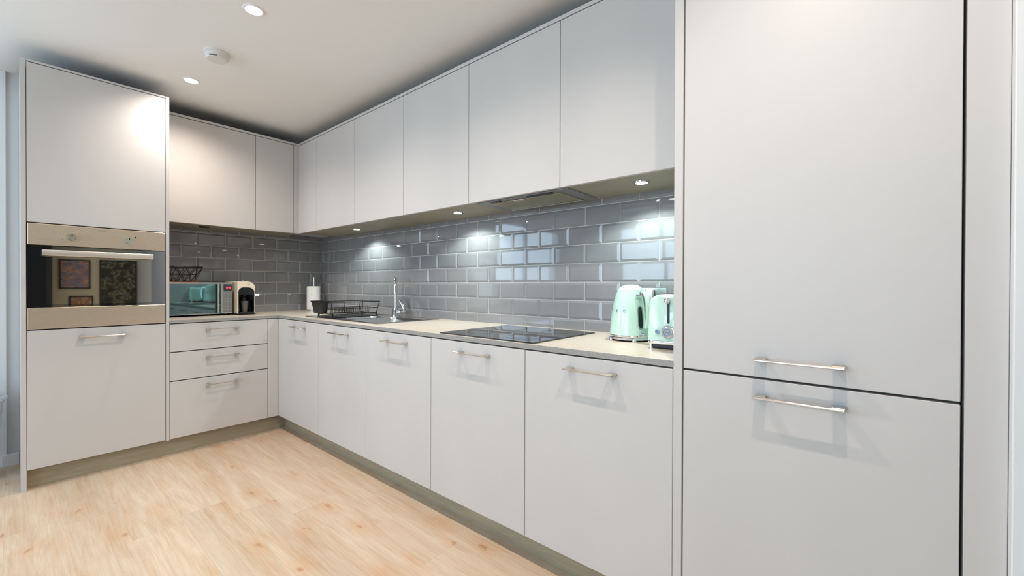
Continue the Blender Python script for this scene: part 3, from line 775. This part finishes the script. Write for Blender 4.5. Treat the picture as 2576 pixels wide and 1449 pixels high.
def coffee():
    a, b, y0, y1 = -0.8265, -0.7015, -0.352, -0.03
    zb, zt = WT+0.0, 1.172
    t = thing('coffee_machine', 'cream and black capsule coffee machine standing right of the microwave', 'coffee machine', ((a+b)/2, -0.19, WT))
    w = b-a
    # outline of the shell: straight left side, rounded shoulders
    def outline(ins, zlow, r1, r2, ztop):
        p = [(a+ins, zlow)]
        for k in range(7): an = PI-k*PI/12; p.append((a+ins+r1+r1*math.cos(an), ztop-r1+r1*math.sin(an)))
        for k in range(9): an = PI/2-k*PI/16; p.append((b-ins-r2+r2*math.cos(an), ztop-r2*0.85+r2*0.85*math.sin(an)))
        p.append((b-ins, zlow)); return p
    g = MB(); g.prism(outline(0, zb+0.012, 0.010, 0.055, zt), y0+0.10, y1, CREAM)
    # front arch: shell outline minus the black niche, built as a ring
    O = outline(0, zb+0.012, 0.010, 0.055, zt); I = outline(0.006, zb+0.012, 0.035, 0.045, zt-0.047)
    n = len(O)
    bm = bmesh.new()
    F = [(bm.verts.new((x, y0+0.004, z)), bm.verts.new((x, y0+0.105, z))) for x, z in O]; G = [(bm.verts.new((x, y0, z)), bm.verts.new((x, y0+0.105, z))) for x, z in I]
    for k in range(n-1):
        bm.faces.new((F[k][0], F[k+1][0], G[k+1][0], G[k][0])); bm.faces.new((F[k][0], F[k][1], F[k+1][1], F[k+1][0]))
    for k in (0, n-1): bm.faces.new((F[k][0], G[k][0], G[k][1], F[k][1]))
    bmesh.ops.recalc_face_normals(bm, faces=bm.faces); g._merge(bm, CREAM)
    g.obj('shell', t, smooth=True, label='cream outer shell')
    L1 = outline(0.0063, zb+0.0122, 0.035, 0.045, zt-0.0473); L2 = outline(0.013, zb+0.0122, 0.031, 0.040, zt-0.054)
    bm = bmesh.new(); A4 = [[bm.verts.new((x, y, z)) for x, z in LL] for LL, y in ((L1, y0+0.100), (L1, y0-0.001), (L2, y0-0.001), (L2, y0+0.100))]
    for p_, q_ in zip(A4[:-1], A4[1:]):
        for k in range(len(p_)-1): bm.faces.new((p_[k], q_[k], q_[k+1], p_[k+1]))
    bmesh.ops.recalc_face_normals(bm, faces=bm.faces); g = MB(); g._merge(bm, GLOSSBLK); g.obj('niche_lining', t, smooth=True)
    I2 = outline(0.0135, zb+0.0125, 0.031, 0.040, zt-0.0545)
    g = MB(); g.prism(I2, y0+0.085, y0+0.102, GLOSSBLK)
    g.obj('back_of_niche', t)
    # black upper block with the outlet
    top = [(x, z) for x, z in outline(0.0135, 1.066, 0.031, 0.040, zt-0.0545)]
    MB().prism(top, y0+0.003, y0+0.084, GLOSSBLK).cyl(((a+b)/2, y0+0.045, 1.066), ((a+b)/2, y0+0.045, 1.052), 0.016, 0.012, BLACK).obj('brewing_head', t, smooth=True)
    MB().box(a-0.001, b+0.003, y0+0.0, y1, zb+0.0005, zb+0.012, BLACK, bev=0.003).obj('base', t)
    MB().box(a+0.014, b-0.014, y0-0.006, y0+0.08, zb+0.012, zb+0.022, BLACK, bev=0.003).box(a+0.02, b-0.03, y0-0.0065, y0+0.07, zb+0.022, zb+0.0235, CHROME).obj('drip_tray', t)
    # clear glass cup silhouette in smoked plastic
    SM = mat('smoked_plastic', rgb(90, 86, 82), 0.12, coat=0.4)
    MB().lathe([(0.020, 0), (0.024, 0.03), (0.029, 0.085), (0.027, 0.085), (0.018, 0.003), (0, 0.003)], ((a+b)/2, y0+0.042, zb+0.0236), SM).obj('cup_holder', t, smooth=True)
    cx_, cz_ = a+w*0.62, zt-0.022
    MB().cyl((cx_, y0+0.0035, cz_), (cx_, y0+0.0025, cz_), 0.011, m=GREYPL).cyl((cx_, y0+0.0026, cz_), (cx_, y0+0.0018, cz_), 0.0075, m=CREAM).cyl((cx_+0.004, y0+0.0019, cz_-0.003), (cx_+0.004, y0+0.001, cz_-0.003), 0.0045, m=GREYPL).obj('maker_badge', t)
    MB().vbox(a+0.035, b-0.038, y0+0.06, y0+0.16, zt+0.0002, zt+0.005, BLACK, bev=0.012).box(a+0.05, b-0.06, y0+0.062, y0+0.075, zt+0.005, zt+0.009, CHROME).obj('lid_lever', t, smooth=True)
coffee()

# ------------------------------------------------------------------ kettle
def text_part(s, size, depth, parent, M, m, name):
    cu = bpy.data.curves.new(name, 'FONT'); cu.body = s; cu.size = size; cu.extrude = depth; cu.align_x = 'CENTER'; cu.align_y = 'CENTER'
    tmp = bpy.data.objects.new('tmp_text', cu); COL.objects.link(tmp)
    bpy.context.view_layer.update()
    dg = bpy.context.evaluated_depsgraph_get(); me = bpy.data.meshes.new_from_object(tmp.evaluated_get(dg))
    bpy.data.objects.remove(tmp); bpy.data.curves.remove(cu)
    me.name = name; me.transform(M); me.materials.clear(); me.materials.append(m)
    o = bpy.data.objects.new(name, me); COL.objects.link(o)
    o.parent = parent
    return o
def kettle():
    kx, ky = -0.205, -3.342
    zb = WT
    fa = math.atan2(-0.403, -0.915)
    hd = fa+math.radians(30)           # handle heading
    t = thing('kettle', 'retro pale green electric kettle with chrome handle and lettering', 'kettle', (kx, ky, zb))
    MB().lathe([(0, 0.004), (0.078, 0.004), (0.083, 0.008), (0.083, 0.0145), (0, 0.0145)], (kx, ky, zb), BLACK).obj('power_base', t, smooth=True)
    kb = t.children[0]
    MB().lathe([(0.083, 0.006), (0.088, 0.007), (0.0895, 0.012), (0.088, 0.0165), (0.083, 0.0165), (0.083, 0.006)], (kx, ky, zb), CHROME).obj('chrome_rim', kb, smooth=True)
    for k in range(4):
        a = fa+math.radians(12)+k*PI/2; c, s = math.cos(a), math.sin(a)
        MB().cyl((kx+0.082*c, ky+0.082*s, zb+0.0003), (kx+0.082*c, ky+0.082*s, zb+0.0125), 0.012, 0.009, CHROME, 20).obj('foot', kb, smooth=True)
    prof = [(0, 0.024), (0.086, 0.024), (0.0895, 0.027), (0.0885, 0.05), (0.0855, 0.088), (0.081, 0.125), (0.0765, 0.150), (0.071, 0.175), (0.065, 0.197), (0.0575, 0.2165), (0, 0.2165)]
    MB().lathe(prof, (kx, ky, zb), MINT, seg=64).obj('body', t, smooth=True)
    body = [c for c in t.children if c.name.startswith('body')][0]
    MB().lathe([(0, 0.017), (0.084, 0.017), (0.0895, 0.019), (0.0905, 0.0225), (0.088, 0.0268), (0.0, 0.0268)], (kx, ky, zb), CHROME, seg=64).obj('lower_ring', t, smooth=True)
    MB().lathe([(0, 0.2168), (0.0535, 0.2168), (0.0545, 0.2175), (0.0545, 0.2185), (0.0565, 0.2190), (0.0535, 0.2245), (0.046, 0.2330), (0.035, 0.2398), (0.02, 0.2440), (0, 0.2452)], (kx, ky, zb), MINT, seg=64).obj('lid', t, smooth=True)
    u = Vector((math.cos(hd), math.sin(hd), 0)); v = Vector((-math.sin(hd), math.cos(hd), 0)); c0 = Vector((kx, ky, zb))
    # handle: flat strip loop, chrome outside and green core
    def strip(g, path, w, th, m):
        b = bmesh.new(); R = []
        for i, (r, z) in enumerate(path):
            j0, j1 = max(i-1, 0), min(i+1, len(path)-1)
            dr, dz = path[j1][0]-path[j0][0], path[j1][1]-path[j0][1]; L = math.hypot(dr, dz); nr, nz = dz/L, -dr/L
            R.append([b.verts.new(c0+u*(r+s1*nr*th/2)+Vector((0, 0, z+s1*nz*th/2))+v*(s2*w/2)) for s1, s2 in ((-1, -1), (1, -1), (1, 1), (-1, 1))])
        for p, q in zip(R[:-1], R[1:]):
            for k in range(4): b.faces.new((p[k], p[(k+1) % 4], q[(k+1) % 4], q[k]))
        b.faces.new(R[0][::-1]); b.faces.new(R[-1]); bmesh.ops.recalc_face_normals(b, faces=b.faces)
        bmesh.ops.bevel(b, geom=[e for e in b.edges if e.calc_face_angle(0) > 1.0], offset=0.002, segments=2, affect='EDGES'); g._merge(b, m)
    path = [(0.058, 0.196), (0.075, 0.206), (0.095, 0.209), (0.112, 0.204), (0.124, 0.190), (0.131, 0.168), (0.1335, 0.14), (0.133, 0.11), (0.130, 0.078), (0.127, 0.062)]
    g = MB(); strip(g, path, 0.024, 0.011, CHROME); g.obj('handle', t, smooth=True)
    hnd = t.children[-1]
    g = MB(); strip(g, [(r+0.0065, z+(0.004 if i < 4 else 0)) for i, (r, z) in enumerate(path)][2:], 0.020, 0.006, MINT); g.obj('handle_cover', t, smooth=True)
    cc = c0+u*0.070+Vector((0, 0, 0.185))
    MB().cyl(cc-v*0.015+u*-0.004+Vector((0, 0, 0.008)), cc+v*0.015+u*-0.004+Vector((0, 0, 0.008)), 0.008, m=CHROME).cyl(cc-v*0.0145+u*0.034+Vector((0, 0, 0.019)), cc+v*0.0145+u*0.034+Vector((0, 0, 0.019)), 0.006, m=CHROME).obj('hinge', t, smooth=True)
    # water window under the handle
    g = MB(); bm = bmesh.new()
    def onb(z, dth, off):
        for (ra, za), (rb, zb_) in zip(prof[1:-1], prof[2:]):
            if za <= z <= zb_: r = ra+(rb-ra)*(z-za)/(zb_-za); break
        a = hd+dth; return Vector((kx+(r+off)*math.cos(a), ky+(r+off)*math.sin(a), zb+z))
    def patch(m, z0_, z1_, hw, off, part):
        b = bmesh.new(); rows = []
        for i in range(13):
            z = z0_+(z1_-z0_)*i/12; e = min(i, 12-i); w_ = hw*(0.55 if e == 0 else (0.88 if e == 1 else 1.0))
            rows.append([b.verts.new(onb(z, w_*(j-2)/2, off)) for j in range(5)])
        for p, q in zip(rows[:-1], rows[1:]):
            for j in range(4): b.faces.new((p[j], p[j+1], q[j+1], q[j]))
        e_ = bmesh.ops.solidify(b, geom=list(b.faces), thickness=0.0012)
        G = MB(); G._merge(b, m); return G.obj(part, t, smooth=True)
    patch(CHROME, 0.054, 0.156, 0.15, 0.0008, 'window_frame')
    patch(WINSTRIP, 0.060, 0.150, 0.095, 0.0022, 'water_window')
    for i in range(6):
        z = 0.066+i*0.015
        pass
    p0 = onb(0.036, -0.02, 0.0)
    MB().cyl(p0-u*0.001, p0+u*0.012, 0.009, 0.008, CHROME, 24).obj('switch', t, smooth=True)
    # spout on the far side
    p0 = c0-u*0.064+Vector((0, 0, 0.176)); q0 = c0-u*0.098+Vector((0, 0, 0.202))
    MB().tube([p0, p0.lerp(q0, 0.6), q0], 0.02, CHROME, 16, rs=[0.026, 0.019, 0.014]).obj('spout', t, smooth=True)
    # chrome letters round the side
    for ch, dg_ in zip('SMEG', (-92, -67, -45, -19)):
        a = fa+math.radians(dg_); r = 0.0795; tilt = math.radians(9)
        n = Vector((math.cos(a), math.sin(a), 0)); tn = Vector((-n.y, n.x, 0)); upv = (Vector((0, 0, 1))*math.cos(tilt)-n*math.sin(tilt)).normalized(); nn = tn.cross(upv)
        M = Matrix.Translation((kx+n.x*(r+0.0025), ky+n.y*(r+0.0025), zb+0.131)) @ Matrix((tn, upv, nn)).transposed().to_4x4()
        text_part(ch, 0.016, 0.0012, body, M, CHROME, 'letter')
kettle()

def toaster():
    x0_, x1_, y0_, y1_ = -0.402, -0.095, -3.667, -3.490
    zb = WT; cy = (y0_+y1_)/2
    t = thing('toaster', 'retro pale green two-slot toaster partly hidden by the fridge housing', 'toaster', ((x0_+x1_)/2, cy, zb))
    def rr(ins, z0v, z1v, rt_, n=7):
        p = []
        a, b = y0_+ins, y1_-ins
        p.append((a+0.004, z0v)); 
        for k in range(n): an = PI-k*PI/2/(n-1); p.append((a+rt_+0.008+rt_*math.cos(an)*1.0, z1v-rt_+rt_*math.sin(an)))
        for k in range(n): an = PI/2-k*PI/2/(n-1); p.append((b-rt_-0.008+rt_*math.cos(an), z1v-rt_+rt_*math.sin(an)))
        p.append((b-0.004, z0v)); return p
    z0v, z1v = zb+0.033, zb+0.207
    b = bmesh.new(); rings = []
    S = [(x0_+0.000, 0.012, -0.012), (x0_+0.004, 0.006, -0.006), (x0_+0.012, 0.001, -0.001), (x0_+0.03, 0, 0), (x1_-0.03, 0, 0), (x1_-0.012, 0.001, -0.001), (x1_-0.004, 0.006, -0.006), (x1_, 0.012, -0.012)]
    for x, i_, dz in S:
        prof = rr(i_, z0v, z1v+dz, 0.045); rings.append([b.verts.new((x, y, z)) for y, z in prof])
    for p, q in zip(rings[:-1], rings[1:]):
        n = len(p)
        for k in range(n): b.faces.new((p[k], p[(k+1) % n], q[(k+1) % n], q[k]))
    b.faces.new(rings[0]); b.faces.new(rings[-1][::-1]); bmesh.ops.recalc_face_normals(b, faces=b.faces)
    g = MB(); g._merge(b, MINT); body = g.obj('body', t, smooth=True, angle=50)
    g = MB().box(x0_+0.05, x1_-0.05, cy-0.055, cy+0.055, z1v-0.002, z1v+0.0035, CHROME, bev=0.002)
    for s in (-1, 1): g.box(x0_+0.06, x1_-0.06, cy+s*0.028-0.015, cy+s*0.028+0.015, z1v+0.0032, z1v+0.0042, BLACK)
    g.obj('slots', t)
    MB().vbox(x0_-0.002, x1_+0.002, y0_+0.002, y1_-0.002, zb+0.018, zb+0.0335, CHROME, bev=0.03, ebev=0.004).obj('chrome_skirt', t, smooth=True)
    MB().vbox(x0_+0.006, x1_-0.006, y0_+0.008, y1_-0.008, zb+0.006, zb+0.018, BLACK, bev=0.025).obj('underside', t)
    for x in (x0_+0.018, x1_-0.02):
        for y in (y0_+0.018, y1_-0.018): MB().cyl((x, y, zb+0.0003), (x, y, zb+0.019), 0.009, m=CHROME).obj('foot', t, smooth=True)
    f = x0_
    MB().vbox(f-0.0012, f+0.001, cy-0.0045, cy+0.0045, zb+0.099, zb+0.187, DARKSLOT, bev=0.004, axis=0).obj('lever_slot', t)
    MB().cyl((f-0.0005, cy, zb+0.184), (f-0.014, cy, zb+0.184), 0.004, m=CHROME).lathe([(0.011*math.sin(PI*q/12), -0.011*math.cos(PI*q/12)) for q in range(13)], (f-0.018, cy, zb+0.184), CHROME, 24).obj('lever_knob', t, smooth=True)
    MB().cyl((f-0.0005, cy, zb+0.067), (f-0.004, cy, zb+0.067), 0.0245, 0.0245, CHROME, 40).cyl((f-0.004, cy, zb+0.067), (f-0.018, cy, zb+0.067), 0.0195, 0.017, CHROME, 40).lathe([(0.0115, 0.0), (0.0135, 0.0), (0.0135, 0.0006), (0.0115, 0.0006)], (f-0.018, cy, zb+0.067), BLUEGL, 32, M=Matrix.Rotation(-PI/2, 4, 'Y')).obj('browning_dial', t, smooth=True)
    dial = t.children[-1]
    M = Matrix.Translation((f-0.0186, cy, zb+0.067)) @ Matrix(((0, -1, 0), (0, 0, 1), (-1, 0, 0))).transposed().to_4x4()
    text_part('smeg', 0.008, 0.0004, dial, M, GREYPL, 'lettering')
    for dy in (0.041, -0.041):
        MB().cyl((f-0.0005, cy+dy, zb+0.066), (f-0.006, cy+dy, zb+0.066), 0.0085, 0.0075, CHROME, 24).cyl((f-0.006, cy+dy, zb+0.066), (f-0.0066, cy+dy, zb+0.066), 0.005, m=BLUEGL).obj('button', t, smooth=True)
toaster()

# ---- wall socket with plug
t = thing('wall_socket', 'steel double wall socket on the tiles behind the toaster', 'socket', (-0.002, -3.362, 1.10))
MB().box(-0.007, -0.0005, -3.43, -3.292, 1.052, 1.138, SINKM, bev=0.002).obj('faceplate', t)
for y in (-3.325, -3.395): MB().box(-0.010, -0.007, y-0.006, y+0.006, 1.112, 1.128, SINKM, bev=0.001).obj('rocker_switch', t)
t = thing('plug', 'white mains plug in the socket behind the kettle', 'plug', (-0.01, -3.352, 1.09))
MB().box(-0.034, -0.0075, -3.374, -3.340, 1.078, 1.129, WHITE, bev=0.005, seg=2).obj('plug_body', t, smooth=True)
MB().tube([(-0.03, -3.352, 1.08), (-0.032, -3.354, 1.04), (-0.03, -3.37, 0.96), (-0.03, -3.40, WT+0.008), (-0.06, -3.44, WT+0.006)], 0.004, WHITE, 10).obj('cable', t, smooth=True)

# ---- pedal bin at the left edge
bx, by = -2.125, -0.215
t = thing('waste_bin', 'pale grey plastic waste bin with flared rim at the left edge', 'bin', (bx, by, 0))
MB().lathe([(0, 0.002), (0.085, 0.002), (0.088, 0.01), (0.122, 0.44), (0.126, 0.445), (0.128, 0.452), (0.116, 0.452), (0.082, 0.02), (0, 0.02)], (bx, by, 0), BINM, sx=1.0, sy=0.8).obj('body', t, smooth=True)
MB().lathe([(0.124, 0.452), (0.138, 0.458), (0.142, 0.470), (0.139, 0.480), (0.130, 0.484), (0.120, 0.478), (0.118, 0.452), (0.124, 0.452)], (bx, by, 0), BINM, sx=1.0, sy=0.8).obj('rim', t, smooth=True)
MB().lathe([(0.121, 0.476), (0.118, 0.492), (0.10, 0.506), (0.06, 0.515), (0, 0.51)], (bx, by, 0), BAG, sx=1.0, sy=0.8).obj('liner', t, smooth=True)

# ------------------------------------------------------------------ behind the camera (seen mirrored in the oven door)
def art(name, kind):
    m = mat(name, rgb(120, 100, 110), 0.7); t = NT(m); tc = t.n('ShaderNodeTexCoord')
    no = t.n('ShaderNodeTexNoise'); no.inputs['Scale'].default_value = 15; no.inputs['Detail'].default_value = 9; no.inputs['Distortion'].default_value = 0.7
    t.l(tc.outputs['Object'], no.inputs['Vector'])
    if kind == 0: c = t.ramp(no.outputs[0], [(0.3, rgb(84, 78, 104)), (0.43, rgb(158, 146, 166)), (0.52, rgb(176, 158, 162)), (0.57, rgb(196, 122, 94)), (0.61, rgb(226, 188, 158)), (0.74, rgb(140, 130, 160))])
    elif kind == 1: c = t.ramp(no.outputs[0], [(0.3, rgb(35, 34, 26)), (0.5, rgb(75, 72, 55)), (0.56, rgb(150, 145, 120)), (0.62, rgb(60, 58, 44)), (0.75, rgb(110, 104, 84))])
    else: c = t.ramp(no.outputs[0], [(0.3, rgb(200, 190, 160)), (0.5, rgb(180, 110, 70)), (0.7, rgb(214, 205, 180))])
    t.l(c, t.p.inputs['Base Color']); return m
PF = mat('picture_frame_dark', rgb(40, 34, 30), 0.4)
for (a, b, z0_, z1_, k, lab) in ((-1.52, -1.19, 1.08, 1.52, 0, 'purple and orange abstract picture in a dark frame, mirrored in the oven door'),
                                  (-1.09, -0.655, 0.79, 1.53, 1, 'large dark olive abstract picture, mirrored in the right half of the oven door'),
                                  (-1.42, -1.16, 0.60, 0.97, 2, 'small cream and rust picture hanging under the purple one, mirrored in the oven door')):
    t = thing('framed_picture', lab, 'picture', ((a+b)/2, -6.2, z0_), 'pictures on the wall facing the oven')
    MB().box(a, b, -6.198, -6.172, z0_, z1_, PF, bev=0.003).obj('frame', t)
    MB().box(a+0.02, b-0.02, -6.172, -6.169, z0_+0.02, z1_-0.02, art('art_%d' % k, k)).obj('canvas', t)
t = thing('dark_reflection_block', 'tall black cupboard added at the far wall to darken the left of the oven reflection', 'placeholder', (-2.05, -6.0, 0))  # added block, stands in for the dark shape mirrored in the oven door
MB().box(-2.5, -1.6, -6.195, -5.8, 0.06, 2.0, DARKWOOD, bev=0.004).obj('body', t)
for x in (-2.45, -1.65):
    for y in (-6.15, -5.85): MB().cyl((x, y, 0), (x, y, 0.062), 0.02, m=DARKWOOD).obj('leg', t)
for x in (-2.498, -2.048): MB().box(x+0.004, x+0.444, -5.8, -5.782, 0.065, 1.995, DARKWOOD, bev=0.002).obj('door', t)
